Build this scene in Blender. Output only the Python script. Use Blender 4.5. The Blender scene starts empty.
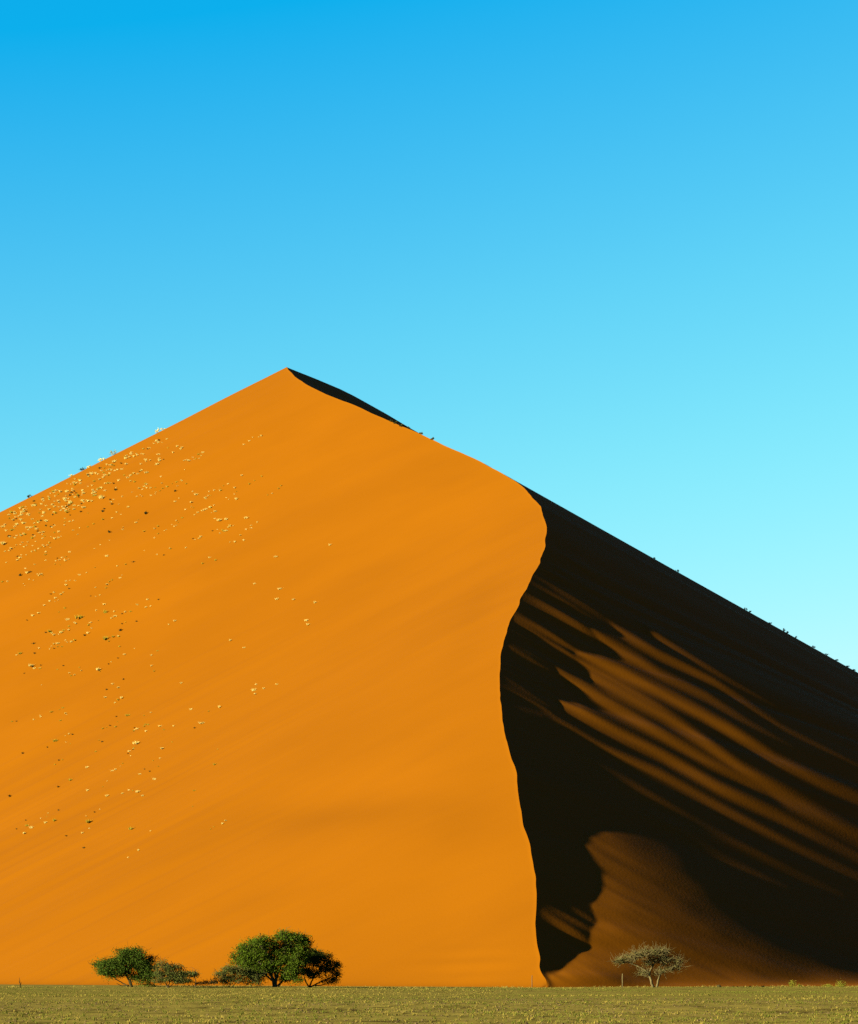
import bpy, bmesh, math, random
import numpy as np
from mathutils import Vector, Matrix

sc = bpy.context.scene
COL = sc.collection
rng = np.random.default_rng(45)
random.seed(45)

# ------------------------------------------------------------------ camera constants
F, UC, VH, CH = 2400.0, 429.0, 975.0, 1.5        # focal length in pixels, centre column, horizon row, eye height
SUN_EL, SUN_AZ = math.radians(14.0), math.radians(25.0)   # azimuth: turned from the left towards the camera
TE = math.tan(SUN_EL)
CA, SA = math.cos(SUN_AZ), math.sin(SUN_AZ)
EXPOSURE = 3.2

# ------------------------------------------------------------------ small helpers
def link_mesh(name, verts, faces, mats, parent=None, mat_idx=None, smooth=True, uv=None):
    """one mesh object out of arrays; faces is an (n,3) or (n,4) array or a list of such arrays"""
    if isinstance(faces, np.ndarray):
        faces = [faces]
    me = bpy.data.meshes.new(name)
    verts = np.asarray(verts, dtype=np.float32).reshape(-1, 3)
    loops = np.concatenate([np.asarray(f, dtype=np.int32).ravel() for f in faces])
    tot = np.concatenate([np.full(len(f), f.shape[1], dtype=np.int32) for f in faces])
    start = np.concatenate([[0], np.cumsum(tot)[:-1]]).astype(np.int32)
    me.vertices.add(len(verts)); me.vertices.foreach_set('co', verts.ravel())
    me.loops.add(len(loops)); me.loops.foreach_set('vertex_index', loops)
    me.polygons.add(len(tot)); me.polygons.foreach_set('loop_start', start); me.polygons.foreach_set('loop_total', tot)
    me.polygons.foreach_set('use_smooth', np.full(len(tot), bool(smooth)))
    for m in (mats if isinstance(mats, (list, tuple)) else [mats]):
        me.materials.append(m)
    if mat_idx is not None:
        me.polygons.foreach_set('material_index', np.asarray(mat_idx, dtype=np.int32))
    me.update(calc_edges=True)
    o = bpy.data.objects.new(name, me); COL.objects.link(o)
    if parent is not None:
        o.parent = parent
    return o

def tag(o, label=None, cat=None, group=None, kind=None):
    if label: o['label'] = label
    if cat: o['category'] = cat
    if group: o['group'] = group
    if kind: o['kind'] = kind
    return o

def empty(name, loc, rz=0.0):
    o = bpy.data.objects.new(name, None); COL.objects.link(o)
    o.location = loc; o.rotation_euler = (0, 0, rz); o.empty_display_size = 0.5
    return o

def vnoise(x, y, seed=0):
    """smooth 2D value noise in 0..1"""
    xi = np.floor(x).astype(np.int64); yi = np.floor(y).astype(np.int64)
    fx = x - xi; fy = y - yi
    fx = fx*fx*fx*(fx*(fx*6-15)+10); fy = fy*fy*fy*(fy*(fy*6-15)+10)
    def h(a, b):
        n = (a*374761393 + b*668265263 + seed*974634777) & 0xffffffff
        n = ((n ^ (n >> 13)) * 1274126177) & 0xffffffff
        n = n ^ (n >> 16)
        return (n & 0xffffff) / float(0xffffff)
    return ((h(xi, yi)*(1-fx) + h(xi+1, yi)*fx)*(1-fy) + (h(xi, yi+1)*(1-fx) + h(xi+1, yi+1)*fx)*fy)

def sstep(a, b, x):
    t = np.clip((x-a)/(b-a), 0, 1); return t*t*(3-2*t)

def img(x, y, z):
    return UC + F*x/y, VH - F*(z-CH)/y

# ------------------------------------------------------------------ the dune: a ridge line with a windward and a lee face
CREST = np.array([(287, 366.6), (289.5, 371), (294, 376.2), (307, 385), (326, 394.3), (340, 399.6), (360, 407.6), (370, 412.5),
    (384, 418.2), (398, 424.6), (411, 429.8), (433, 440), (454, 449.5), (470, 456.6), (497, 470.2), (513, 480), (518, 483.4), (524, 488.4),
    (532.4, 497), (540.3, 506.7), (543, 516.3), (546.2, 526.8), (546.2, 536.4), (544, 548.7), (539.4, 563.5), (532.6, 575.5),
    (526.6, 590), (521.6, 597), (517.6, 607), (511.5, 618.5), (508, 625.6), (504.6, 638), (501.4, 653.6), (499, 674.6),
    (499.6, 698), (502.5, 716), (505, 731), (511, 757), (516.6, 775), (521.2, 808), (523.5, 826), (529.2, 843.7), (533, 861),
    (536.3, 878), (536.2, 900), (535.2, 923), (537.2, 944), (540.5, 958), (538.5, 967), (541.5, 974), (547, 980), (547, 986), (543, 992)])

DARK = .012
RIBS = [  # (u, v, half width, strength): sunlit wind ribs on the lee face
    [(634, 622, 3, .09), (646, 630, 4.5, .11), (662, 640, 4.5, .10), (690, 657, 4.5, .06), (730, 681, 4, .03), (785, 712, 4, .0)],
    [(607, 624, 4, .13), (633, 640, 6, .13), (660, 656, 5.5, .11), (713, 682, 5, .08), (748, 705, 5, .055), (782, 728, 5, .035), (833, 754, 4.5, .025), (862, 769, 4.5, .02)],
    [(587, 628, 4, .14), (612, 648, 10, .15), (640, 663, 8, .13), (660, 675, 7, .09), (706, 697, 6, .07), (745, 721, 5, .04), (800, 752, 4, .0)],
    [(579, 655, 4, .15), (600, 664, 10, .15), (620, 673, 11, .16), (660, 692, 9, .13), (700, 713, 7.5, .15), (729, 730, 8, .16), (775, 760, 7.5, .10), (821, 783, 9, .06), (860, 800, 9, .04)],
    [(573, 660, 5, .16), (590, 672, 11, .19), (612, 686, 13, .19), (660, 713, 9.5, .15), (706, 744, 8, .14), (741, 769, 8, .11), (789, 799, 12, .07), (860, 839, 12, .04)],
    [(553, 667, 4, .14), (567, 680, 9, .19), (580, 688, 11, .20), (620, 712, 9, .16), (660, 734, 7.5, .14), (706, 760, 7, .11), (752, 784, 6, .06), (775, 797, 5, .0)],
    [(553, 701, 4, .15), (580, 713, 9, .18), (620, 735, 8, .15), (660, 755, 7.5, .13), (718, 788, 8, .10), (775, 815, 8, .06), (845, 852, 8, .035), (862, 861, 8, .03)],
    [(553, 721, 3, .12), (596, 748, 7, .12), (660, 776, 8, .09), (695, 795, 8, .07), (752, 826, 8, .055), (800, 851, 8, .035), (862, 880, 8, .02)],
    [(575, 753, 5, .02), (630, 786, 8, .05), (690, 822, 8, .045), (752, 853, 7, .03), (800, 877, 7, .018), (858, 903, 7, .0)],
    [(640, 812, 7, .01), (680, 834, 7, .035), (721, 858, 7, .03), (769, 881, 7, .012), (800, 895, 7, .0)],
    [(520, 597, 6, .0), (540, 606, 7, .03), (560, 618, 8, .04), (580, 630, 7, .04), (594, 639, 5, .0)],
    [(514, 617, 7, .05), (540, 635, 9, .075), (560, 649, 8, .09), (573, 659, 7, .10), (580, 664, 5, .0)],
    [(507, 645, 5, .03), (530, 660, 8, .06), (548, 672, 8, .07), (562, 683, 6, .03)],
    [(503, 679, 5, .008), (525, 693, 6, .018), (545, 706, 6, .015), (556, 713, 4, .0)],
    [(505, 700, 4, .0), (525, 709, 4, .02), (548, 720, 3, .0)],
    
    [(540, 910, 6, .02), (556, 921, 7, .045), (572, 932, 7, .05), (587, 943, 6, .03)],
    [(560, 903, 5, .0), (575, 910, 4, .025), (592, 921, 4, .02)],
]
# where each rib comes out of the crest's shadow: tip and slant of its edge
TIPS = {0: (634, 619, .6), 1: (607, 620, .7), 2: (587, 623, .7), 3: (573, 652, .7), 4: (573, 657, .7), 5: (552.5, 662, .45), 6: (552, 696, .7), 7: (549, 716, 1.5)}
PATCH_EDGE = np.array([(640, 822), (602, 826.7), (590, 830.5), (583, 835.6), (580, 845), (588, 859), (596, 871), (597.5, 890), (589, 906), (598, 921),
                       (591, 930), (590, 944), (579, 953), (560, 971), (548, 974.5), (548, 978), (552, 984), (556, 996)])
PATCH = np.array([(598, 836, .10), (588, 846, .13), (606, 850, .12), (620, 868, .11), (605, 885, .15), (610, 905, .18), (636, 892, .09), (600, 930, .23),
    (640, 930, .14), (680, 935, .07), (656, 900, .065), (580, 965, .32), (620, 960, .22), (660, 958, .14), (705, 958, .085), (760, 968, .06), (830, 980, .09),
    (555, 978, .42), (600, 974, .30), (600, 981, .04), (625, 981, .0), (650, 981, .04), (690, 980, .20), (740, 982, .17),
    (622, 838, .05), (640, 842, .02), (650, 860, .03), (672, 880, .02), (700, 908, .012), (730, 934, .015), (775, 957, .01),
    (700, 868, -.035), (730, 895, -.05), (760, 915, -.06), (795, 935, -.06), (840, 960, -.05), (860, 905, -.05), (800, 890, -.05),
    (654, 834, -.02), (680, 840, -.03), (710, 850, -.03), (750, 865, -.03), (790, 875, -.03), (840, 885, -.03), (640, 827, .0)])

def paint(u, v):
    """how far the lee face leans towards the sun (positive) or away from it, over the picture of the dune"""
    lit = np.full(u.shape, -1.0)
    for n_rib, rib in enumerate(RIBS):
        r = np.array(rib, dtype=float)
        vv = np.interp(u, r[:, 0], r[:, 1]); hw = .82*np.interp(u, r[:, 0], r[:, 2]); st = np.interp(u, r[:, 0], r[:, 3])
        inside = sstep(r[0, 0]-2.0, r[0, 0]+1.5, u) * (1-sstep(r[-1, 0]-1, r[-1, 0]+4, u))
        if n_rib in TIPS:
            tu, tv, sl = TIPS[n_rib]
            ue = tu + np.maximum(v-tv, -3)*sl
            inside = sstep(-1.5, 1.5, u-ue) * (1-sstep(r[-1, 0]-1, r[-1, 0]+4, u))
        a = np.exp(-(np.abs(v-vv)/hw)**2.2) * inside
        k = st*a*1.3 - (1-a)*DARK
        lit = np.maximum(lit, np.where(st > 0.004, k, -1))
    # lower patch
    pe = PATCH_EDGE[np.argsort(PATCH_EDGE[:, 1])]
    ue = np.interp(v, pe[:, 1], pe[:, 0])
    num = np.zeros(u.shape); den = np.zeros(u.shape)
    for pu, pv, ps in PATCH:
        w = 1.0/(((u-pu)/1.5)**2 + (v-pv)**2 + 130.0)**1.5
        num += w*ps; den += w
    p = num/den
    ins = sstep(-2.5, 2.5, u-ue) * sstep(822, 832, v)
    pl = p*ins + (1-ins)*(-DARK)
    low = (v > 822) & (u > ue-4)
    lit = np.where(low, np.maximum(pl, np.where(lit > -0.9, lit, -1)*(u > 640) + -1.0*(u <= 640)), lit)
    lit = np.where(lit < -DARK, -DARK, lit)
    return lit

def smooth_rows(a, n):
    for _ in range(n):
        b = a.copy(); b[1:-1] = .25*a[:-2] + .5*a[1:-1] + .25*a[2:]; a = b
    return a

def build_dune():
    m = .449
    cv = CREST[:, 1]
    # crest samples, even in depth
    def ydepth(v): return 300*m/(m-(VH-v)/F)
    yc = np.arange(ydepth(992.0), ydepth(366.6), .45)
    vtab = np.linspace(366.6, 992, 6000); ytab = ydepth(vtab)
    vc = np.interp(yc, ytab[::-1], vtab[::-1])
    uc = np.interp(vc, cv, CREST[:, 0])
    ker = np.hanning(9); ker /= ker.sum()
    pad = np.pad(uc, 4, mode='edge'); uc = np.convolve(pad, ker, 'valid')
    uc = uc + (vnoise(yc/2.6, yc*0, 91)-.5)*.6 + (vnoise(yc/7.0, yc*0, 92)-.5)*1.6      # small nicks and slumps along the crest
    xc = (uc-UC)*yc/F; zc = (VH-vc)*yc/F + CH
    # the ridge runs on behind the summit and sinks
    nb = 90
    yb = yc[-1] + np.cumsum(np.linspace(.6, 6, nb)); db = yb-yc[-1]
    xb = xc[-1] - .02*db; zb = zc[-1] - .10*db - .0009*db**2
    xc = np.r_[xc, xb]; yc = np.r_[yc, yb]; zc = np.r_[zc, zb]
    uc, vc = img(xc, yc, zc)
    keep = zc > -1.5
    xc, yc, zc, uc, vc = xc[keep], yc[keep], zc[keep], uc[keep], vc[keep]
    K = len(xc)

    # ---------------- windward (left) face
    w = np.r_[np.arange(0, 6, .3), np.arange(6, 60, .5), np.arange(60, 150, .8), np.arange(150, 420, 4.0)]
    X = xc[:, None] - w[None, :]; Y = np.repeat(yc[:, None], len(w), 1)
    L = .42 + .09*sstep(900, 640, vc)
    L = np.where(yc > ydepth(366.6), .515, L)
    prof = w[None, :]*L[:, None]
    prof = prof - .06*30*(1-np.exp(-w/30))[None, :]*sstep(760, 560, vc)[:, None]*0
    Z = zc[:, None] - prof
    U, V = img(X, Y, Z)
    # long shallow streaks that run down the slope, thicker on the left
    amt = sstep(400, 60, U)*.9 + .10
    st = (vnoise(X/70+3, Y/5.2, 3)-.5)*.70 + (vnoise(X/45, Y/2.3, 5)-.5)*.40 + (vnoise(X/90, Y/15, 9)-.5)*.6
    fade = sstep(0, 14, w)[None, :]
    Z += st*amt*fade
    Z += fade*(vnoise(X/26, Y/34, 12)-.5)*.8
    # the shallow hollow across the lower face and the apron ripples near the foot
    Z -= fade*.8*np.exp(-(((V-799)+.12*(U-350))/24)**2 - ((U-350)/95)**2)
    Z += fade*.6*np.exp(-(((V-838)+.1*(U-350))/34)**2 - ((U-360)/140)**2)
    Z += fade*.10*np.sin(V*.42 + .012*U)*np.exp(-((V-962)/16)**2 - ((U-505)/60)**2)
    zf = -.35
    Z = zf + .5*np.logaddexp(0, (Z-zf)/.5) - .05
    Zl, Xl, Yl = Z, X, Y
    Zl[:, 0] = zc

    # ---------------- lee (right) face, rows run along the sun's own heading
    s = np.r_[np.arange(0, 10, .25), np.arange(10, 95, .4), np.arange(95, 160, .8), np.arange(160, 420, 4.0)]
    X = xc[:, None] + s[None, :]*CA; Y = yc[:, None] + s[None, :]*SA
    U0 = UC + F*X/Y
    R = np.interp(vc, [366, 440, 475, 500, 535, 570, 600, 680, 800, 900, 992], [.537, .562, .562, .55, .515, .46, .43, .41, .40, .40, .40])
    back = yc > ydepth(366.6)
    R = np.where(back, .56, R)
    cur = sstep(0, 26, U0-uc[:, None])                        # the summit line bends a little before it runs straight
    Vb = vc[:, None] + R[:, None]*(U0-uc[:, None])
    top = sstep(392, 372, vc)[:, None]
    Vb = Vb + top*np.interp(U0-uc[:, None], [0, 28, 53, 66, 76, 100, 123, 205, 236, 275, 343, 571], [0, -4.0, -7.0, -7.6, -7.5, -7.0, -5.6, -4.5, -6.0, -6.3, -4.6, 0])
    Zb = (VH-Vb)*Y/F + CH
    ds = np.diff(s)
    base_d = -np.diff(Zb, axis=1)/ds[None, :] - TE            # >0: leans away from the sun
    rows_dark = sstep(640, 560, vc)[:, None]                  # upper rows stay as they are
    Z = Zb.copy()
    fine = (vnoise(X/30, (Y+.28*X)/1.9, 21)-.5)
    for it in range(14):
        U, V = img(X, Y, Z)
        um = .5*(U[:, 1:]+U[:, :-1]); vm = .5*(V[:, 1:]+V[:, :-1])
        lit = paint(um, vm)
        nz = vnoise(um/70, (vm-.55*um)/4.5, 61)*.6 + vnoise(um/38, (vm-.56*um)/1.9, 62)*.4
        lit = np.where(lit > 0, lit*(.42+.8*nz), lit)
        fa = np.exp(-((um-555)/45)**2 - ((vm-655)/70)**2) + .8*np.exp(-((um-570)/25)**2 - ((vm-925)/25)**2)
        lit = lit + fine[:, 1:]*.22*fa
        dk = np.where(lit < 0, 1, 0)
        up = sstep(0, 1, (vm - (VH-350))/1)*0
        # above the ribs the face falls as the base says; among and below them the sun grazes it
        qq = vm - (566 + .50*(um-560))
        a = sstep(-4, 40, qq)
        dd = np.maximum(base_d, .006)*(1-a) + a*(-lit)
        dd = np.where((lit > 0), -lit*np.maximum(a, .9) + 0, dd)
        Zn = zc[:, None] - np.concatenate([np.zeros((K, 1)), np.cumsum((TE+dd)*ds[None, :], axis=1)], axis=1)
        Zn = smooth_rows(Zn, 3)
        Zn[:, 0] = zc
        Z = .45*Z + .55*Zn
    zf = np.interp(s, [0, 110, 200, 420], [.12, .12, -.4, -.8])[None, :]
    zf = zf - .5*sstep(303, 296, yc)[:, None]
    Z = zf + .45*np.logaddexp(0, (Z-zf)/.45)
    Z[:, 0] = zc
    return (Xl, Yl, Zl), (X, Y, Z)

def grid_faces(K, N, flip=False, off=0):
    i = np.arange(K-1)[:, None]*N + np.arange(N-1)[None, :] + off
    q = np.stack([i, i+1, i+N+1, i+N], -1).reshape(-1, 4)
    return q[:, ::-1] if flip else q
# ------------------------------------------------------------------ materials
def new_mat(name):
    m = bpy.data.materials.new(name); m.use_nodes = True
    nt = m.node_tree; nt.nodes.clear()
    out = nt.nodes.new('ShaderNodeOutputMaterial'); b = nt.nodes.new('ShaderNodeBsdfPrincipled')
    nt.links.new(b.outputs[0], out.inputs[0])
    b.inputs['Roughness'].default_value = .95
    b.inputs['Specular IOR Level'].default_value = .0
    return m, nt, b

def noise_mix(nt, b, c1, c2, scale, detail=4, rough=.55, lo=.35, hi=.65, vec=None, stretch=(1, 1, 1), k=.55):
    tc = nt.nodes.new('ShaderNodeTexCoord'); mp = nt.nodes.new('ShaderNodeMapping')
    mp.inputs['Scale'].default_value = stretch
    n = nt.nodes.new('ShaderNodeTexNoise'); r = nt.nodes.new('ShaderNodeValToRGB')
    n.inputs['Scale'].default_value = scale; n.inputs['Detail'].default_value = detail; n.inputs['Roughness'].default_value = rough
    nt.links.new(tc.outputs['Object'], mp.inputs[0]); nt.links.new(mp.outputs[0], n.inputs['Vector'])
    nt.links.new(n.outputs[0], r.inputs[0])
    c1 = tuple(k*c for c in c1); c2 = tuple(k*c for c in c2)
    r.color_ramp.elements[0].position = lo; r.color_ramp.elements[0].color = (*c1, 1)
    r.color_ramp.elements[1].position = hi; r.color_ramp.elements[1].color = (*c2, 1)
    nt.links.new(r.outputs[0], b.inputs['Base Color'])
    return n, r, mp

def sand_material():
    m, nt, b = new_mat('red_sand')
    n, r, mp = noise_mix(nt, b, (.0668, .0206, .0001), (.0728, .0226, .0001), .035, 6, .6, stretch=(.35, 1, 1), k=1.0)
    b.inputs['Specular IOR Level'].default_value = .010; b.inputs['Specular Tint'].default_value = (.25, .18, 1, 1); b.inputs['Roughness'].default_value = .9
    tc = nt.nodes.new('ShaderNodeTexCoord')
    g = nt.nodes.new('ShaderNodeTexNoise'); g.inputs['Scale'].default_value = 2.2; g.inputs['Detail'].default_value = 5
    nt.links.new(tc.outputs['Object'], g.inputs['Vector'])
    bp = nt.nodes.new('ShaderNodeBump'); bp.inputs['Strength'].default_value = .12; bp.inputs['Distance'].default_value = .12
    nt.links.new(g.outputs[0], bp.inputs['Height']); nt.links.new(bp.outputs[0], b.inputs['Normal'])
    return m
MAT_SAND = sand_material()

(Lx, Ly, Lz), (Rx, Ry, Rz) = build_dune()
Kl, Nl = Lx.shape; Kr, Nr = Rx.shape
vl = np.stack([Lx, Ly, Lz], -1).reshape(-1, 3); vr = np.stack([Rx, Ry, Rz], -1).reshape(-1, 3)
dune = link_mesh('sand_dune', np.concatenate([vl, vr]), np.concatenate([grid_faces(Kl, Nl, False), grid_faces(Kr, Nr, True, Kl*Nl)]), MAT_SAND)
tag(dune, 'tall orange sand dune with a sharp winding crest between its sunlit and shaded faces', 'sand dune', kind='structure')

# second dune added outside the frame, to bounce warm light into the shaded face
ny = np.linspace(-60, 820, 110); nx = np.linspace(-310, 420, 90)
NY, NX = np.meshgrid(ny, nx, indexing='ij')
ridge = 185*np.sin(np.clip((NY+60)/880, 0, 1)*np.pi)**.6*(.9+.2*vnoise(NY/150, NY*0, 77))
cx = 500 + 14*np.sin(NY/90.0) + .10*(NY-300)
NZ = ridge*np.where(NX < 0, np.clip(1+NX/310, 0, 1), np.clip(1-NX/420, 0, 1)) - .6
bounce_dune = link_mesh('sand_dune', np.stack([cx+NX, NY, NZ], -1).reshape(-1, 3), grid_faces(len(ny), len(nx), True), MAT_SAND)
tag(bounce_dune, 'unseen orange sand dune added on the right to bounce warm light', 'sand dune', kind='structure')
# ------------------------------------------------------------------ the plain in front of the dune
def gz(x, y):
    x = np.asarray(x, dtype=float); y = np.asarray(y, dtype=float)
    a = sstep(60, 90, y)*sstep(312, 280, y)
    z = a*((vnoise(x/38, y/24, 31)-.5)*.26 + (vnoise(x/11, y/9, 32)-.5)*.10)
    near = sstep(170, 120, y)*sstep(40, 70, y)
    z = z + near*((vnoise(x/2.2, y/1.6, 33)-.5)*.10 + (vnoise(x/.8, y/.7, 34)-.5)*.06)
    z = z + .22*np.exp(-((x+31)/13)**2 - ((y-285)/9)**2) + .10*np.exp(-((x+17)/8)**2 - ((y-286)/9)**2)
    return z

def ground_material():
    m, nt, b = new_mat('dry_plain')
    n, r, mp = noise_mix(nt, b, (.030, .019, .005), (.125, .086, .019), .7, 9, .85, .38, .62, stretch=(.6, .35, 1))
    e = r.color_ramp.elements.new(.5); e.color = (.078, .058, .010, 1)
    return m
MAT_GROUND = ground_material()
gx = np.r_[-30000, -8000, -2500, -900, -400, -200, -120, -70, np.arange(-40, -24, 1.0), np.arange(-24, 24.01, .4), np.arange(25, 41, 1.0), 70, 120, 200, 400, 900, 2500, 8000, 30000]
gy = np.r_[-30000, -8000, -2000, -500, -100, 0, 40, np.arange(60, 130, .35), np.arange(130, 320, 1.5), 340, 400, 600, 1500, 4000, 12000, 30000]
gx = np.unique(np.round(np.r_[gx, np.arange(-66, 67, 2.5)], 3))
GX, GY = np.meshgrid(gx, gy, indexing='ij')
ground = link_mesh('ground', np.stack([GX, GY, gz(GX, GY)], -1), grid_faces(len(gx), len(gy), True), MAT_GROUND)
tag(ground, 'flat plain of gravel and sparse yellow green grass before the dune', 'ground', kind='structure')

def leaf_mat(name, c1, c2, scale=1.2, trans=.25):
    m, nt, b = new_mat(name)
    noise_mix(nt, b, c1, c2, scale, 3, .6, .3, .7)
    if trans:
        out = [n for n in nt.nodes if n.type == 'OUTPUT_MATERIAL'][0]
        t = nt.nodes.new('ShaderNodeBsdfTranslucent'); mx = nt.nodes.new('ShaderNodeMixShader'); mx.inputs[0].default_value = trans
        src = b.inputs['Base Color'].links[0].from_socket
        nt.links.new(src, t.inputs['Color']); nt.links.new(b.outputs[0], mx.inputs[1]); nt.links.new(t.outputs[0], mx.inputs[2])
        nt.links.new(mx.outputs[0], out.inputs[0])
    return m

M_GREEN = leaf_mat('green_leaves', (.034, .053, .004), (.064, .088, .007))
M_OLIVE = leaf_mat('olive_leaves', (.046, .052, .010), (.082, .084, .017))
M_DARK = leaf_mat('dark_leaves', (.026, .038, .005), (.05, .058, .008))
M_GREY = leaf_mat('grey_olive_twigs', (.11, .095, .024), (.18, .155, .042), trans=.35)
M_BARK = leaf_mat('bark', (.030, .022, .010), (.060, .046, .022), 3, 0)
M_PALEBARK = leaf_mat('pale_bark', (.05, .038, .014), (.09, .068, .026), 3, 0)
M_STRAW = leaf_mat('straw', (.15, .11, .018), (.25, .18, .035), .9, .2)
M_STRAWGREEN = leaf_mat('straw_green', (.080, .082, .010), (.135, .130, .018), .9, .2)
M_BUSHY = leaf_mat('yellow_green_leaves', (.13, .125, .012), (.20, .185, .02), 1.5, .4)
M_SCRUB = leaf_mat('brown_scrub', (.022, .016, .006), (.045, .034, .010), 2, .1)
M_STONE = leaf_mat('stone', (.022, .014, .007), (.11, .072, .026), 2.2, 0)
M_WOOD = leaf_mat('weathered_wood', (.05, .036, .018), (.085, .062, .03), 4, 0)

# ------------------------------------------------------------------ geometry collectors
class MB:
    def __init__(s): s.v = []; s.t = []; s.q = []; s.n = 0
    def add(s, v, q=None, t=None):
        v = np.asarray(v, float).reshape(-1, 3)
        if q is not None and len(q): s.q.append(np.asarray(q)+s.n)
        if t is not None and len(t): s.t.append(np.asarray(t)+s.n)
        s.v.append(v); s.n += len(v)
    def tube(s, pts, rad, sides=6, cap=True):
        pts = np.asarray(pts, float); n = len(pts)
        tan = np.gradient(pts, axis=0); tan /= np.linalg.norm(tan, axis=1)[:, None]+1e-9
        ref = np.array([.31, .95, .07]); a = np.cross(tan, ref); a /= np.linalg.norm(a, axis=1)[:, None]+1e-9
        b = np.cross(tan, a); ph = np.linspace(0, 2*np.pi, sides, endpoint=False)
        ring = pts[:, None]+np.asarray(rad)[:, None, None]*(a[:, None]*np.cos(ph)[None, :, None]+b[:, None]*np.sin(ph)[None, :, None])
        q = []
        for i in range(n-1):
            for j in range(sides):
                k = (j+1) % sides
                q.append((i*sides+j, i*sides+k, (i+1)*sides+k, (i+1)*sides+j))
        t = [(0, j+1, j) for j in range(1, sides-1)] + [((n-1)*sides, (n-1)*sides+j, (n-1)*sides+j+1) for j in range(1, sides-1)]
        s.add(ring, q, t if cap else None)
    def leaves(s, c, size, up=.3, asp=.55):
        """small leaf quads at the points c"""
        c = np.asarray(c, float); n = len(c)
        d = rng.normal(size=(n, 3)); d[:, 2] += up; d /= np.linalg.norm(d, axis=1)[:, None]
        r = rng.normal(size=(n, 3)); a = np.cross(d, r); a /= np.linalg.norm(a, axis=1)[:, None]
        sz = np.asarray(size)*rng.uniform(.6, 1.35, n)
        A = d*sz[:, None]*.5; B = a*sz[:, None]*.5*asp
        v = np.stack([c-A, c+B-A*.1, c+A, c-B+A*.1], 1)
        s.add(v, np.arange(4*n).reshape(n, 4))
    def build(s, name, mat, parent=None, smooth=False):
        f = []
        if s.q: f.append(np.concatenate(s.q).astype(np.int32))
        if s.t: f.append(np.concatenate(s.t).astype(np.int32))
        return link_mesh(name, np.concatenate(s.v), f, mat, parent, smooth=smooth)

def bend(p, q, n=5, wob=.12, sag=0.0):
    p = np.asarray(p, float); q = np.asarray(q, float); t = np.linspace(0, 1, n)
    L = np.linalg.norm(q-p); m = rng.normal(size=3)*wob*L; m[2] += sag*L
    return p[None]*(1-t)[:, None]+q[None]*t[:, None]+(4*t*(1-t))[:, None]*m[None]*.5 + rng.normal(size=(n, 3))*wob*.06*L*np.array([0]+[1]*(n-2)+[0])[:, None]

PX = 285/F          # metres per picture pixel at the trees' distance
def tree(name, label, cat, u, y, stems, lobes, mat, bark, clumps, leaves, leaf=.16, r0=.2, spread=.33, twigs=0, group=None, low=.0, hollow=.35, twig_parent='crown', depth=1.0):
    """stems: list of (du, dv) picture offsets of fork points; lobes: (du, dv, rx, rz) in picture pixels from the trunk's foot"""
    x = (u-UC)*y/F
    root = empty(name, (x, y, float(gz(x, y))-.03)); tag(root, label, cat, group)
    px = y/F
    tr = MB(); cr = MB(); tw = MB()
    forks = []
    for (pts, ra) in stems:
        P = np.array([(a*px, rng.normal()*.12*k, b*px) for k, (a, b) in enumerate(pts)])
        # resample smoothly
        T = np.linspace(0, 1, 4*len(P)); tt = np.linspace(0, 1, len(P))
        Q = np.stack([np.interp(T, tt, P[:, i]) for i in range(3)], 1)
        Q[1:-1] = .25*Q[:-2]+.5*Q[1:-1]+.25*Q[2:]; Q[1:] += rng.normal(size=Q[1:].shape)*.018
        rad = ra*(1-.62*T); rad[0] *= 1.45; rad[1] *= 1.12
        tr.tube(Q, rad, 8)
        forks += [Q[-1], Q[int(len(Q)*.7)]]
    forks = np.array(forks)
    tot = sum(l[2]*l[3] for l in lobes)
    for (du, dv, rx, rz) in lobes:
        c = np.array([du*px, rng.normal()*.25*rx*px*depth, dv*px]); R = np.array([rx*px, max(rx*.85, rz)*px*depth, rz*px])
        f = forks[np.argmin(((forks-c)**2).sum(1))]
        base = c - np.array([0, 0, .55*R[2]])
        B = bend(f, base, 6, .10); r1 = max(.03, r0*.36)
        tr.tube(B, np.linspace(r1, r1*.5, 6), 6)
        nc = max(3, int(round(clumps*rx*rz/tot)))
        for k in range(nc):
            d = rng.normal(size=3); d /= np.linalg.norm(d)
            if d[2] < -.35: d[2] *= -.6
            p = c + d*R*rng.uniform(hollow, 1.0)**.6
            if p[2] < low: p[2] = low+.1
            nl = int(leaves/clumps*rng.uniform(.55, 1.45))
            sp = spread*rng.uniform(.65, 1.3)
            lf = p + rng.normal(size=(nl, 3))*np.array([sp, sp, sp*.62])
            lf = lf[lf[:, 2] > .05]
            cr.leaves(lf, leaf)
            if rng.uniform() < .75:
                tr.tube(bend(B[rng.integers(2, 6)], p, 4, .14), np.linspace(r1*.4, .012, 4), 4)
            for _ in range(twigs):
                e = p + rng.normal(size=3)*sp*np.array([1.5, 1.5, 1.3])+np.array([0, 0, sp*.5])
                tr.tube(bend(p, e, 4, .2), np.linspace(.026, .010, 4), 3, False)
    tr.build('trunk', bark, root, True)
    cr.build('crown', mat, root)
    return root

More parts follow.
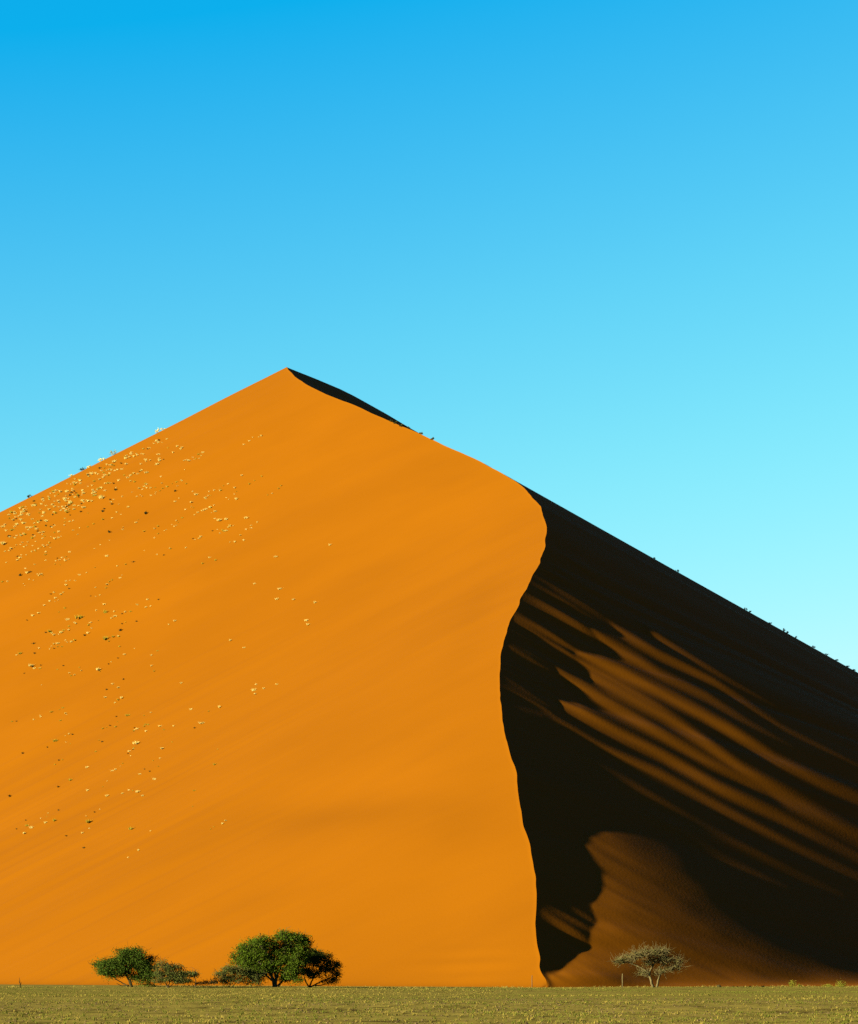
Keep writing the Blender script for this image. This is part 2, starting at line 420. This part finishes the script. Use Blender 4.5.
# --- the left clump: dark green tree, thin tree, olive shrub, drooping shrub, low scrub
tree('acacia_tree', 'dark green spreading tree with bare twigs on its right side, leftmost of the trees', 'tree', 131.5, 283,
     [([(0, 0), (-2, 6), (-5, 12), (-10, 17)], .17), ([(0, 0), (-1, 7), (1, 13), (5, 19)], .16), ([(-3, 1), (-9, 4), (-16, 8), (-22, 13)], .09), ([(-3, 2), (-10, 1), (-15, 4)], .07)],
     [(-29, 20, 10, 8), (-20, 20, 11, 10), (-28, 14, 6, 5), (-7, 25, 13, 11), (3, 28, 11, 10), (11, 22, 9, 10), (-14, 16, 9, 5), (15, 18, 7, 8), (4, 18, 8, 6), (-6, 33, 9, 6), (4, 35, 8, 5), (18, 12, 6, 5), (12, 12, 6, 5), (-24, 14, 7, 5), (-9, 18, 8, 6), (12, 7, 7, 5), (-16, 11, 7, 5), (19, 9, 6, 5), (6, 10, 7, 5), (-7, 13, 7, 5), (14, 3, 6, 3)],
     leaf_mat('dark_green_leaves', (.026, .044, .005), (.052, .074, .008)), M_SCRUB, 290, 27000, .16, .14, .36, twigs=1)
bt = MB()
tree('dead_tree', 'thin sparse grey tree between the dark green tree and the olive shrub', 'tree', 154, 284,
     [([(0, 0), (0, 8), (1, 15), (1, 22)], .065), ([(0, 8), (-4, 14), (-5, 22), (-2, 33)], .04), ([(0, 10), (4, 17), (3, 26)], .035)],
     [(-3, 27, 6, 7), (3, 19, 6, 5), (-6, 14, 5, 5), (5, 12, 5, 4)], M_SCRUB, M_BARK, 34, 900, .12, .05, .28, twigs=5)
tree('shrub', 'olive grey rounded shrub with many stems right of the dark green tree', 'shrub', 168, 277,
     [([(0, 0), (-3, 6), (-6, 13)], .07), ([(0, 0), (2, 8), (4, 15)], .07), ([(0, 0), (6, 5), (12, 10)], .05)],
     [(-3, 20, 9, 8), (6, 17, 10, 9), (-8, 6, 6, 5), (8, 7, 8, 6), (-7, 11, 7, 7), (0, 7, 9, 6), (12, 11, 8, 7), (-1, 13, 9, 8)], M_OLIVE, M_BARK, 100, 8000, .14, .06, .28, twigs=2)
tree('shrub', 'arching olive shrub with a dark bent stem, at the right end of the left clump', 'shrub', 195, 281,
     [([(0, 0), (1, 6), (-1, 12), (-5, 15)], .06), ([(0, 0), (-4, 5), (-9, 10)], .04)],
     [(-4, 13, 6, 4), (-9, 10, 7, 5), (-13, 6, 6, 5), (-1, 11, 3.5, 4.5), (-6, 5, 5, 3)], M_OLIVE, M_BARK, 44, 2600, .13, .05, .22, twigs=2)
tree('scrub_bush', 'low dark brown scrub on the ground between the two groups of trees', 'bush', 205, 285,
     [([(0, 0), (-4, 3), (-7, 4)], .03), ([(0, 0), (4, 3), (8, 5)], .03)],
     [(-5, 3, 5, 2), (3, 3.5, 6, 2.5), (9, 4, 4, 3)], M_SCRUB, M_SCRUB, 30, 1100, .11, .03, .16, twigs=2)
# --- the big clump
tree('shrub', 'yellowish olive shrub leaning at the left foot of the biggest tree', 'shrub', 229, 283,
     [([(0, 0), (-3, 7), (-6, 13)], .05), ([(0, 0), (3, 8), (8, 14)], .06), ([(3, 0), (10, 8), (17, 13)], .05)],
     [(-9, 10, 6, 8), (0, 13, 9, 7), (9, 14, 9, 7), (-3, 7, 8, 6), (17, 11, 8, 7), (7, 7, 8, 6), (25, 10, 8, 7), (-6, 4, 7, 4), (4, 17, 8, 5), (14, 5, 8, 4), (24, 4, 7, 4)], M_OLIVE, M_PALEBARK, 110, 8500, .14, .06, .28, twigs=2)
tree('acacia_tree', 'biggest green tree with a broad lobed crown and forked trunk before the dune', 'tree', 275, 285,
     [([(0, 0), (-2, 8), (-6, 16), (-14, 24)], .26), ([(0, 0), (1, 9), (4, 18), (10, 28)], .24), ([(3, 1), (9, 8), (17, 16)], .14), ([(-3, 7), (-12, 14), (-24, 18)], .12), ([(1, 10), (-3, 20), (-6, 32)], .14)],
     [(-33, 30, 11, 9), (-26, 37, 11, 9), (-25, 26, 12, 9), (-14, 43, 13, 8), (-8, 37, 11, 9), (-17, 32, 10, 8), (-2, 32, 10, 8), (10, 47, 12, 10), (18, 45, 11, 11), (8, 38, 11, 9),
      (26, 40, 9, 12), (20, 33, 10, 8), (0, 22, 11, 6.5), (10, 26, 8, 7), (-33, 21, 8, 5), (14, 10, 7, 6), (24, 22, 9, 7), (-20, 20, 9, 5), (-9, 25, 9, 7), (2, 15, 8, 5), (18, 24, 9, 8), (22, 13, 7, 6), (-13, 15, 6, 4), (-26, 16, 8, 5), (-30, 12, 6, 4), (-17, 11, 6, 4), (8, 17, 8, 6), (17, 17, 8, 7), (20, 7, 7, 5), (-24, 9, 6, 4), (-11, 15, 8, 7), (-17, 7, 7, 5), (9, 8, 7, 6), (-8, 20, 8, 6), (27, 30, 8, 8), (-38, 25, 6, 6)],
     M_GREEN, M_BARK, 500, 56000, .17, .22, .36, twigs=1)
tree('acacia_tree', 'dark low spreading tree close beside the right of the biggest tree', 'tree', 309, 289.5,
     [([(0, 0), (3, 7), (7, 14)], .13), ([(0, 0), (8, 4), (17, 8), (24, 12)], .10), ([(0, 0), (-4, 8), (-6, 15)], .10), ([(6, 2), (16, 3), (26, 6)], .07)],
     [(-2, 33, 9, 7), (5, 30, 9, 7), (14, 27, 11, 7), (3, 24, 10, 9), (23, 22, 8, 6), (27, 12, 6, 5), (16, 16, 10, 7), (4, 12, 9, 6), (-6, 16, 8, 7), (22, 6, 9, 3.5), (8, 33, 5, 5)],
     M_DARK, M_SCRUB, 200, 16000, .16, .12, .32, twigs=2)
# --- the pale acacia on the right
tree('acacia_tree', 'pale sparse olive tree with a twisted double trunk, standing alone on the right', 'tree', 655, 283,
     [([(-2, 0), (-4, 7), (-6, 14), (-3, 20), (0, 26)], .17), ([(2, 0), (3, 8), (6, 14), (4, 22)], .15), ([(-6, 14), (-12, 19), (-20, 23), (-30, 26)], .13), ([(-5, 10), (-11, 12), (-16, 13)], .05), ([(5, 14), (12, 18), (20, 22)], .07)],
     [(-30, 27, 10, 5), (-36, 25, 6, 4), (-20, 31, 11, 5), (-7, 33, 11, 6), (5, 33, 10, 8), (11, 27, 9, 7), (-2, 24, 9, 7), (18, 19, 8, 5), (-14, 14, 6, 4), (5, 15, 6, 5), (22, 25, 5, 5)],
     M_GREY, M_PALEBARK, 200, 7500, .085, .15, .30, twigs=7)

# --- posts, dead stub, rock and bright bushes along the edge of the plain
def post(label, u, y, hpx, r, mat, group=None):
    x = (u-UC)*y/F; h = hpx*y/F; z0 = float(gz(x, y))
    m = MB(); m.tube([(0, 0, -.25), (.01, 0, h*.33), (-.01, .01, h*.7), (.015, 0, h*.97), (.015, 0, h)], [r*1.1, r, r*.95, r*.85, r*.5], 8)
    o = m.build('wooden_post', mat, None, True); o.location = (x, y, z0)
    return tag(o, label, 'post', group)
post('pale weathered wooden post standing left of the lone pale tree', 622.5, 282, 14, .075, M_PALEBARK)
post('thin dark post at the foot of the dune crest', 532, 286, 13, .045, M_WOOD)
x = (20-UC)*284/F; m = MB()
m.tube([(0, 0, -.2), (.02, 0, .35), (-.03, .02, .75), (-.07, 0, 1.22)], [.075, .06, .045, .015], 7)
m.tube([(.0, 0, .30), (.12, .03, .5), (.17, .02, .72)], [.05, .035, .012], 6)
m.tube([(-.02, 0, .55), (-.12, .0, .72), (-.12, .02, .86)], [.03, .02, .01], 6)
o = m.build('dead_stump', M_SCRUB, None, True); o.location = (x, 284, float(gz(x, 284)))
tag(o, 'forked dead stump standing on the plain at the far left', 'stump')

def bush(name, label, cat, u, y, w, h, mat, n=500, leaf=.09, group=None, z=None, xyz=None):
    if xyz is None:
        x = (u-UC)*y/F; loc = (x, y, float(gz(x, y))-.02)
    else:
        loc = xyz
    px = loc[1]/F; W = w*px*.5; H = h*px
    m = MB(); k = max(4, n//45)
    cs = np.stack([rng.uniform(-1, 1, k)*W*.75, rng.uniform(-1, 1, k)*W*.5, rng.uniform(.15, .78, k)*H], 1)
    for c in cs:
        c[2] *= np.sqrt(max(.15, 1-(c[0]/W)**2*.8))
        m.leaves(c + rng.normal(size=(n//k, 3))*np.array([W*.22, W*.2, H*.16]), leaf)
        m.tube(bend((c[0]*.15, c[1]*.15, -.05), c, 4, .1), np.linspace(.02, .006, 4), 4, False)
    o = m.build(name, mat); o.location = loc
    return tag(o, label, cat, group)
bush('bush', 'bright yellow green upright bush on the plain, left of the two by the right edge', 'bush', 792.5, 285, 8, 7, M_BUSHY, 500)
bush('bush', 'bright yellow green domed bush nearest the right edge of the plain', 'bush', 840.5, 285, 11, 7, M_BUSHY, 700)
bush('bush', 'flat bright yellow green bush just left of the domed one', 'bush', 828, 284, 12, 3.2, M_BUSHY, 450)
bush('bush', 'tiny yellow green bush right beside the upright bright bush', 'bush', 800, 286, 5, 4.5, M_BUSHY, 200)
# small dark rock
bm = bmesh.new(); bmesh.ops.create_icosphere(bm, subdivisions=2, radius=1)
for v in bm.verts:
    v.co *= 1 + .22*(random.random()-.5)
    v.co.x *= .28; v.co.y *= .22; v.co.z *= .20
me = bpy.data.meshes.new('rock'); bm.to_mesh(me); bm.free(); me.materials.append(M_SCRUB)
o = bpy.data.objects.new('rock', me); COL.objects.link(o)
x = (719-UC)*284/F; o.location = (x, 284, float(gz(x, 284))+.12); tag(o, 'small dark rock on the plain right of the lone pale tree', 'rock')

# ------------------------------------------------------------------ grass and gravel on the plain (beyond counting)
def blades(P, h, wd, nb, lean):
    """nb thin bent blades at every point"""
    n = len(P); P = np.repeat(P, nb, 0); h = np.repeat(h, nb)*rng.uniform(.5, 1.2, n*nb)
    a = rng.uniform(0, 2*np.pi, n*nb); ln = rng.uniform(.1, 1.0, n*nb)*lean
    d = np.stack([np.cos(a), np.sin(a), a*0], 1); s = np.stack([-np.sin(a), np.cos(a), a*0], 1)
    b = P + d*(h*.12*rng.uniform(0, 1, n*nb))[:, None]
    w2 = wd*rng.uniform(.7, 1.4, n*nb)*.5
    tip = b + d*(h*ln)[:, None]; tip[:, 2] += h
    v = np.stack([b-s*w2[:, None], b+s*w2[:, None], tip], 1)
    return v.reshape(-1, 3), np.arange(3*n*nb).reshape(-1, 3)

def scatter(y0, y1, n, dens):
    y = np.sqrt(rng.uniform(y0**2, y1**2, n)); x = rng.uniform(-.205, .205, n)*y
    k = rng.uniform(size=n) < dens(x, y)
    x, y = x[k], y[k]
    return np.stack([x, y, gz(x, y)-.01], 1)

def band(y):   # strips of thicker and thinner grass across the plain
    return np.interp(y, [66, 80, 86, 95, 98, 116, 120, 150, 165, 190, 230, 300], [.25, .45, .85, .6, .15, .12, .5, .9, .5, .9, .7, 1.0])
g = MB(); g2 = MB()
P = scatter(66, 125, 26000, lambda x, y: band(y)*sstep(.30, .66, vnoise(x/3.1, y/4.3, 41))*.9)
v, t = blades(P, rng.uniform(.025, .085, len(P)), .022, 7, 1.0); g.add(v, t=t)
P = scatter(66, 125, 12000, lambda x, y: .55*band(y)*sstep(.45, .75, vnoise(x/2.4+9, y/3.3, 42)))
v, t = blades(P, rng.uniform(.03, .13, len(P)), .022, 8, .9); g2.add(v, t=t)
P = scatter(118, 302, 34000, lambda x, y: band(y)*(.25+.75*sstep(.35, .6, vnoise(x/9, y/14, 43))))
v, t = blades(P, rng.uniform(.03, .09, len(P)), .05, 6, 1.0); g.add(v, t=t)
P = scatter(118, 302, 15000, lambda x, y: sstep(.55, .75, vnoise(x/14, y/16, 44)))
v, t = blades(P, rng.uniform(.04, .15, len(P)), .05, 7, .8); g2.add(v, t=t)
P = scatter(68, 130, 1500, lambda x, y: .3+.7*sstep(.45, .7, vnoise(x/6, y/8, 46)))
v, t = blades(P, rng.uniform(.06, .15, len(P)), .028, 18, .9); g2.add(v, t=t)
P = scatter(68, 140, 1800, lambda x, y: .2+.8*sstep(.4, .7, vnoise(x/5, y/7, 47)))
v, t = blades(P, rng.uniform(.06, .14, len(P)), .028, 18, .9); g.add(v, t=t)
P = scatter(284, 303, 2600, lambda x, y: sstep(.5, .8, vnoise(x/5, y/9, 45)))
v, t = blades(P, rng.uniform(.10, .30, len(P)), .06, 8, .8); g2.add(v, t=t)
tag(g.build('grass', M_STRAWGREEN), 'sparse yellow green grass scattered over the flat plain', 'grass', kind='stuff')
tag(g2.build('straw_grass', M_STRAW), 'pale straw coloured grass scattered over the flat plain', 'grass', kind='stuff')

def stones(P, r):
    n = len(P); ph = np.arange(5)*2*np.pi/5
    a = rng.uniform(0, 6.28, n)[:, None]+ph[None]; rr = r[:, None]*rng.uniform(.7, 1.25, (n, 5))
    z = r*rng.uniform(.5, 1.0, n)
    base = np.stack([P[:, 0:1]+np.cos(a)*rr, P[:, 1:2]+np.sin(a)*rr, np.repeat(P[:, 2:3]-.015, 5, 1)], -1)
    mid = np.stack([P[:, 0:1]+np.cos(a)*rr*.75, P[:, 1:2]+np.sin(a)*rr*.75, P[:, 2:3]+(z[:, None]*rng.uniform(.5, .9, (n, 5)))], -1)
    top = np.stack([P[:, 0]+rng.normal(size=n)*r*.15, P[:, 1]+rng.normal(size=n)*r*.15, P[:, 2]+z], -1)[:, None]
    v = np.concatenate([base, mid, top], 1)
    o = np.arange(n)[:, None, None]*11
    q = np.array([(j, (j+1) % 5, 5+(j+1) % 5, 5+j) for j in range(5)])[None]+o
    t = np.array([(5+j, 5+(j+1) % 5, 10) for j in range(5)])[None]+o
    return v.reshape(-1, 3), q.reshape(-1, 4), t.reshape(-1, 3)
P = scatter(66, 150, 42000, lambda x, y: (1.0-.7*band(y))*(.35+.65*sstep(.3, .7, vnoise(x/4, y/5, 51))))
v, q, t = stones(P, rng.uniform(.012, .036, len(P))*rng.choice([1, 1, 1, 1.4, 1.9], len(P)))
s_ = MB(); s_.add(v, q, t)
tag(s_.build('gravel', M_STONE), 'brown gravel and small stones strewn over the near plain', 'gravel', kind='stuff')

# ------------------------------------------------------------------ tufts on the dune
LU, LV = img(Lx, Ly, Lz); RU, RV = img(Rx, Ry, Rz)
vis = (LU > -12) & (LU < 540) & (LV > 360) & (LV < 980)
vis[:, 1:] &= True
vu = LU[vis]; vv = LV[vis]; vx = Lx[vis]; vy = Ly[vis]; vz = Lz[vis]
cell = {}
keyu = np.floor(vu/6).astype(int); keyv = np.floor(vv/6).astype(int)
order = np.argsort(vy)[::-1]
for i in order: cell.setdefault((keyu[i], keyv[i]), []).append(i)
def on_face(u, v):
    best = None; bd = 1e9
    a, b = int(math.floor(u/6)), int(math.floor(v/6))
    for da in (-1, 0, 1):
        for db in (-1, 0, 1):
            for i in cell.get((a+da, b+db), ()):
                d = (vu[i]-u)**2+(vv[i]-v)**2
                if d < bd: bd, best = d, i
    if best is None or bd > 60: return None
    return (vx[best], vy[best], vz[best])
def sky_v(u): return 514.5 - (u*.4735 if u < 113 else 53.5+(u-113)*.545)

spots = []      # (u, v, size in pixels, kind)
named = [(215, 765, 5, 'g'), (329.5, 545.5, 4.5, 's'), (280, 589, 5, 's'), (277.5, 600, 4, 's'), (275, 558, 4.5, 's'), (254, 585, 4, 's'), (243, 541, 3.5, 's'), (246, 518, 5, 's'),
    (220, 521, 6, 's'), (226, 520, 4, 's'), (236, 499, 5, 's'), (242, 494, 4, 's'), (205, 498, 5, 's'), (192, 502, 4, 's'), (197, 495, 4, 's'), (175, 492, 5, 'd'), (306, 621, 4.5, 's'), (309, 625, 4.5, 's'),
    (314, 604, 4.5, 's'), (293, 600, 4, 's'), (254, 691, 5.5, 's'), (264, 689, 4, 's'), (257, 685, 3, 's'), (276, 685, 3.5, 's'), (256, 695, 3.5, 's'), (191, 710, 5, 's'), (213, 710, 4, 's'), (220, 708, 5.5, 's'),
    (203, 724, 6, 's'), (195, 729, 4, 'd'), (230, 641, 4, 's'), (245, 648, 3, 's'), (222, 643, 4, 's'), (180, 684, 4.5, 's'), (138, 793, 6, 's'), (144, 796, 4, 's'), (131, 829, 6.5, 'g'), (153, 780, 4.5, 's'),
    (163, 749, 5.5, 's'), (88, 823, 8, 'g'), (65, 836, 4.5, 'd'), (84, 848, 5, 'd'), (83, 834, 5, 's'), (58, 811, 5, 'd'), (54, 821, 6, 'g'), (46, 823, 6, 's'), (30, 828, 5, 's'), (27, 826, 5, 'g'), (26, 821, 4, 'd'),
    (38, 834, 4.5, 's'), (25, 833, 4, 's'), (16, 829, 4, 'd'), (10, 797, 6, 'd'), (22, 754, 4.5, 'd'), (53, 741, 6, 'g'), (38, 784, 5, 's'), (70, 780, 5.5, 'g'), (86, 768, 5, 's'), (58, 788, 4.5, 'd'), (106, 797, 5, 's'),
    (88, 792, 5, 's'), (105, 613, 7, 'g'), (80, 618, 9, 'g'), (74, 624, 6, 'g'), (66, 621, 6, 's'), (50, 632, 6, 'g'), (75, 628, 6, 'g'), (85, 636, 5, 'd'), (73, 643, 8, 'g'), (34, 643, 5, 'd'), (33, 666, 7, 's'), (20, 654, 6, 'g'),
    (105, 641, 8, 'g'), (120, 632, 7, 'd'), (119, 655, 5, 'd'), (98, 671, 6, 's'), (150, 613, 5, 's'), (137, 621, 5, 'd'), (158, 705, 5, 's'), (163, 719, 5, 's'), (136, 744, 7, 's'), (127, 716, 5, 'g'), (122, 698, 4.5, 's'),
    (146, 514, 7, 'd'), (156, 506, 5, 'g'), (109, 533, 6, 'd'), (133, 563, 5, 'd'), (107, 556, 5, 's'), (51, 576, 5, 's'), (115, 491, 7, 'd'), (101, 499, 7, 's'), (69, 506, 6, 'd'), (112, 504, 5, 'd'), (147, 473, 5, 's'), (158, 465, 5, 's'),
    (103, 512, 5, 'd'), (95, 518, 5, 's'), (122, 498, 5, 's'), (9, 537, 6, 'd'), (3, 545, 8, 's'), (31, 572, 5, 'd'), (42, 557, 6, 's'), (26, 574, 6, 's'), (20, 576, 6, 'd')]
spots += named
for k in range(9): spots.append((163+(212-163)*k/8+rng.normal()*1.2, 556-25*k/8+rng.normal()*.9, rng.uniform(2.2, 3.4), 'd'))
def row(u, v, n, sz, kinds, gap=4.2):
    for k in range(n):
        uu = min(u + k*gap*rng.uniform(.7, 1.4), 312); spots.append((uu, v-(uu-u)*.53+rng.normal()*1.2, sz*rng.uniform(.6, 1.35), rng.choice(kinds)))
while len(spots) < 760:                                     # the belt under the left skyline
    u = 170*rng.beta(.9, 1.6); d = 4+min(rng.exponential(26), 110)
    row(u, sky_v(u)+d, rng.integers(3, 11), 3.5 if d < 40 else 2.8, ['s', 's', 's', 's', 'g', 'd'])
while len(spots) < 930:                                     # middle of the face
    u = rng.normal(190, 45); v = rng.normal(512, 28)
    if v > sky_v(u)+22 and u < 285: row(u, v, rng.integers(2, 8), 2.7, ['s', 's', 's', 'g'])
while len(spots) < 1080:
    u = rng.normal(80, 45); v = rng.normal(625, 30)
    if u > -5: row(u, v, rng.integers(2, 8), 3.1, ['s', 's', 'g', 'd'])
while len(spots) < 1240:
    u = rng.normal(115, 62); v = rng.normal(735, 52)
    if -5 < u < 260: row(u, v, rng.integers(1, 5), 2.9, ['s', 's', 'g', 'g', 'd'])

def tuft_mesh(mat, shrubby):
    m = MB()
    if shrubby:
        k = 9; cs = np.stack([rng.normal(size=k)*.15, rng.normal(size=k)*.15, rng.uniform(.10, .36, k)], 1)
        m.tube([(0, 0, -.2), (0, 0, .0), (0, 0, .12)], [.09, .08, .04], 5)
        for c in cs:
            m.leaves(c+rng.normal(size=(12, 3))*.09, .15, asp=.8); m.tube([(0, 0, -.1), (c[0]*.5, c[1]*.5, c[2]*.6), c], [.03, .02, .01], 3, False)
    else:
        P = np.concatenate([np.zeros((1, 3)), np.stack([rng.normal(size=3)*.2, rng.normal(size=3)*.2, np.zeros(3)-.03], 1)])
        v, t = blades(P, np.full(4, .48), .085, 20, 1.1); m.add(v, t=t)
    return m
M_TSTRAW = leaf_mat('dry_grass_blades', (.55, .41, .075), (.85, .66, .20), .5, .45)
M_TGREEN = leaf_mat('yellow_green_blades', (.26, .20, .015), (.42, .31, .03), .5, .4)
M_TDARK = leaf_mat('dark_scrub_leaves', (.022, .022, .006), (.055, .046, .012), .8, .2)
protos = {}
kinds = {'s': ('grass_tuft', M_TSTRAW, 0, 'pale straw coloured grass tuft on the sunlit left face of the dune', 'grass tuft', 'pale grass tufts on the sunlit dune face'),
         'g': ('grass_tuft', M_TGREEN, 0, 'yellow green grass tuft on the sunlit left face of the dune', 'grass tuft', 'yellow green tufts on the sunlit dune face'),
         'd': ('scrub_tuft', M_TDARK, 1, 'small dark scrub on the sunlit left face of the dune', 'scrub', 'dark scrub on the sunlit dune face')}
spots = [(u, v, s*(.78 if k == 'd' else 1.0), str(k)) for (u, v, s, k) in spots]
spots.sort(key=lambda a: -a[2])
rest = {'s': MB(), 'g': MB(), 'd': MB()}
nind = {'s': 0, 'g': 0, 'd': 0}
meshes = {k: [tuft_mesh(kinds[k][1], kinds[k][2]) for _ in range(4)] for k in kinds}
built = {}
for (u, v, s, k) in spots:
    p = on_face(u, v)
    if p is None: continue
    name, mat, shr, label, cat, grp = kinds[k]
    sc_ = s*p[1]/F/1.05; i = int(rng.integers(4)); rz = rng.uniform(0, 6.28)
    if nind[k] < {'s': 205, 'g': 90, 'd': 130}[k]:
        if (k, i) not in built:
            o = meshes[k][i].build(name, mat); built[(k, i)] = o
        else:
            o = built[(k, i)].copy(); COL.objects.link(o)
        o.location = p; o.rotation_euler = (0, 0, rz); o.scale = (sc_, sc_, sc_*rng.uniform(.75, 1.1))
        lab_ = 'pale straw grass tuft farthest to the right, alone on the bare sunlit sand' if (u, v) == (329.5, 545.5) else label
        tag(o, lab_, cat, grp); nind[k] += 1
    else:
        V_ = np.concatenate(meshes[k][i].v); c_, s2 = math.cos(rz), math.sin(rz)
        W_ = np.stack([V_[:, 0]*c_-V_[:, 1]*s2, V_[:, 0]*s2+V_[:, 1]*c_, V_[:, 2]], 1)*sc_+np.array(p)[None]
        qq_ = np.concatenate(meshes[k][i].q) if meshes[k][i].q else None; tt_ = np.concatenate(meshes[k][i].t) if meshes[k][i].t else None
        rest[k].add(W_, qq_, tt_)
for k, lab in (('s', 'smallest pale specks of dry grass on the left face of the dune'), ('g', 'smallest yellow green specks of grass on the left face of the dune')):
    if rest[k].n:
        tag(rest[k].build('sparse_grass', kinds[k][1]), lab, 'grass', kind='stuff')

# bushes standing on the skylines
ORD = 'first second third fourth fifth sixth seventh eighth ninth tenth eleventh twelfth thirteenth'.split()
def skyline(U, V, X, Y, Z, u):
    m = np.where(np.abs(U-u) < 1.6, V, 9e9); r = np.unravel_index(m.argmin(), m.shape)
    return (X[r], Y[r], Z[r])
for n_, (u, w_, h_) in enumerate([(656, 3.2, 2.2), (678.5, 4, 2.4), (747, 3.6, 3), (751, 3, 2.2), (771, 4, 1.8), (785, 4, 3.4), (788.5, 4, 2.6), (797.5, 3, 2.4), (815, 3.5, 2.6), (827, 6, 1.8), (838, 5, 1.8), (849, 5, 1.8), (855, 4, 2.2)]):
    p = skyline(RU, RV, Rx, Ry, Rz, u)
    bush('skyline_bush', 'tiny dark bush, %s from the top along the skyline of the shaded right slope' % ORD[n_], 'bush', u, p[1], w_, h_, M_TDARK, 110, .22, 'bushes along the right skyline', xyz=(p[0], p[1], p[2]-.1))
for n_, (u, w_, h_) in enumerate([(392, 5, 2), (397, 4, 2.4), (403, 5, 2.2), (409, 4, 2), (422.5, 4, 2.5), (433, 3.5, 2.5)]):
    p = skyline(np.r_[LU, ] if False else LU, LV, Lx, Ly, Lz, u)
    bush('crest_bush', 'tiny dark bush, %s from the summit along the crest to its right' % ORD[n_], 'bush', u, p[1], w_, h_, M_TDARK, 110, .3, 'bushes on the crest right of the summit', xyz=(p[0], p[1], p[2]-.05))
for n_, (u, w_, h_, mt) in enumerate([(162, 9, 2.5, M_TSTRAW), (157, 5, 5, M_TSTRAW), (113.5, 8, 6, M_TGREEN), (101, 7, 3, M_TSTRAW), (88, 6, 3, M_TSTRAW), (82, 6, 3.5, M_TDARK), (72, 6, 2.6, M_TSTRAW), (29, 6, 3, M_TDARK)]):
    p = skyline(LU, LV, Lx, Ly, Lz, u)
    bush('skyline_shrub', 'small %s shrub, %s from the top along the left skyline of the dune' % ('dark' if mt is M_TDARK else 'green' if mt is M_TGREEN else 'straw coloured', ORD[n_]), 'shrub', u, p[1], w_, h_, mt, 150, .28, 'shrubs along the left skyline', xyz=(p[0], p[1], p[2]-.1))
# ------------------------------------------------------------------ camera, light, sky
cam = bpy.data.cameras.new('camera'); co = bpy.data.objects.new('camera', cam); COL.objects.link(co); sc.camera = co
co.location = (0, 0, CH); co.rotation_euler = (math.pi/2, 0, 0)
cam.sensor_fit = 'HORIZONTAL'; cam.sensor_width = 36; cam.lens = F*36/858
cam.shift_y = (VH-512)/858; cam.shift_x = 0
cam.clip_start = .5; cam.clip_end = 60000

sd = bpy.data.lights.new('sun', 'SUN'); so = bpy.data.objects.new('sun', sd); COL.objects.link(so)
sd.energy = 5.0; sd.angle = math.radians(.5); sd.color = (1.0, .97, .78)
dirn = Vector((CA*math.cos(SUN_EL), SA*math.cos(SUN_EL), -math.sin(SUN_EL)))
so.rotation_euler = dirn.to_track_quat('-Z', 'Y').to_euler()
so.location = (-200, -100, 120)

w = bpy.data.worlds.new('World'); sc.world = w; w.use_nodes = True
nt = w.node_tree; bg = nt.nodes['Background']; bg.inputs[1].default_value = .05
sky = nt.nodes.new('ShaderNodeTexSky'); sky.sky_type = 'NISHITA'; sky.sun_disc = False
sky.sun_elevation = SUN_EL; sky.sun_rotation = math.radians(-115)
sky.dust_density = .2; sky.ozone_density = 4.0
# a deeper, more saturated sky, as through a polarising filter
sep = nt.nodes.new('ShaderNodeSeparateColor'); com = nt.nodes.new('ShaderNodeCombineColor')
nt.links.new(sky.outputs[0], sep.inputs[0])
def mth(op, a, bval, clamp=False):
    n = nt.nodes.new('ShaderNodeMath'); n.operation = op; n.use_clamp = clamp
    nt.links.new(a, n.inputs[0]); n.inputs[1].default_value = bval
    return n.outputs[0]
S = .25; T = .05*2**EXPOSURE           # before and after the filter
red = mth('MULTIPLY', mth('MINIMUM', mth('MAXIMUM', mth('MULTIPLY', mth('SUBTRACT', sep.outputs[0], .175/S), 1.5*S), .004), .5), 1.0/T)
fc = nt.nodes.new('ShaderNodeFloatCurve'); cm = fc.mapping.curves[0]
pts = [(0, 0), (.16, .02), (.25, .11), (.32, .30), (.36, .412), (.388, .440), (.428, .495), (.481, .575), (.545, .672), (.72, .865), (1, 1)]
for i, p in enumerate(pts):
    q = cm.points[i] if i in (0,) else (cm.points[-1] if i == len(pts)-1 else cm.points.new(*p))
    q.location = p
fc.mapping.update()
nt.links.new(mth('MULTIPLY', sep.outputs[1], S), fc.inputs['Value'])
grn = mth('MULTIPLY', fc.outputs[0], 1.0/T)
blu = mth('MULTIPLY', mth('POWER', mth('MULTIPLY', sep.outputs[2], S), .36), .95/T)
nt.links.new(red, com.inputs[0]); nt.links.new(grn, com.inputs[1]); nt.links.new(blu, com.inputs[2])
nt.links.new(com.outputs[0], bg.inputs[0])

sc.view_settings.view_transform = 'Standard'; sc.view_settings.look = 'None'
sc.view_settings.exposure = EXPOSURE; sc.view_settings.gamma = 1; sc.view_settings.use_curve_mapping = False
sc.cycles.max_bounces = 4; sc.cycles.diffuse_bounces = 2; sc.cycles.use_denoising = False
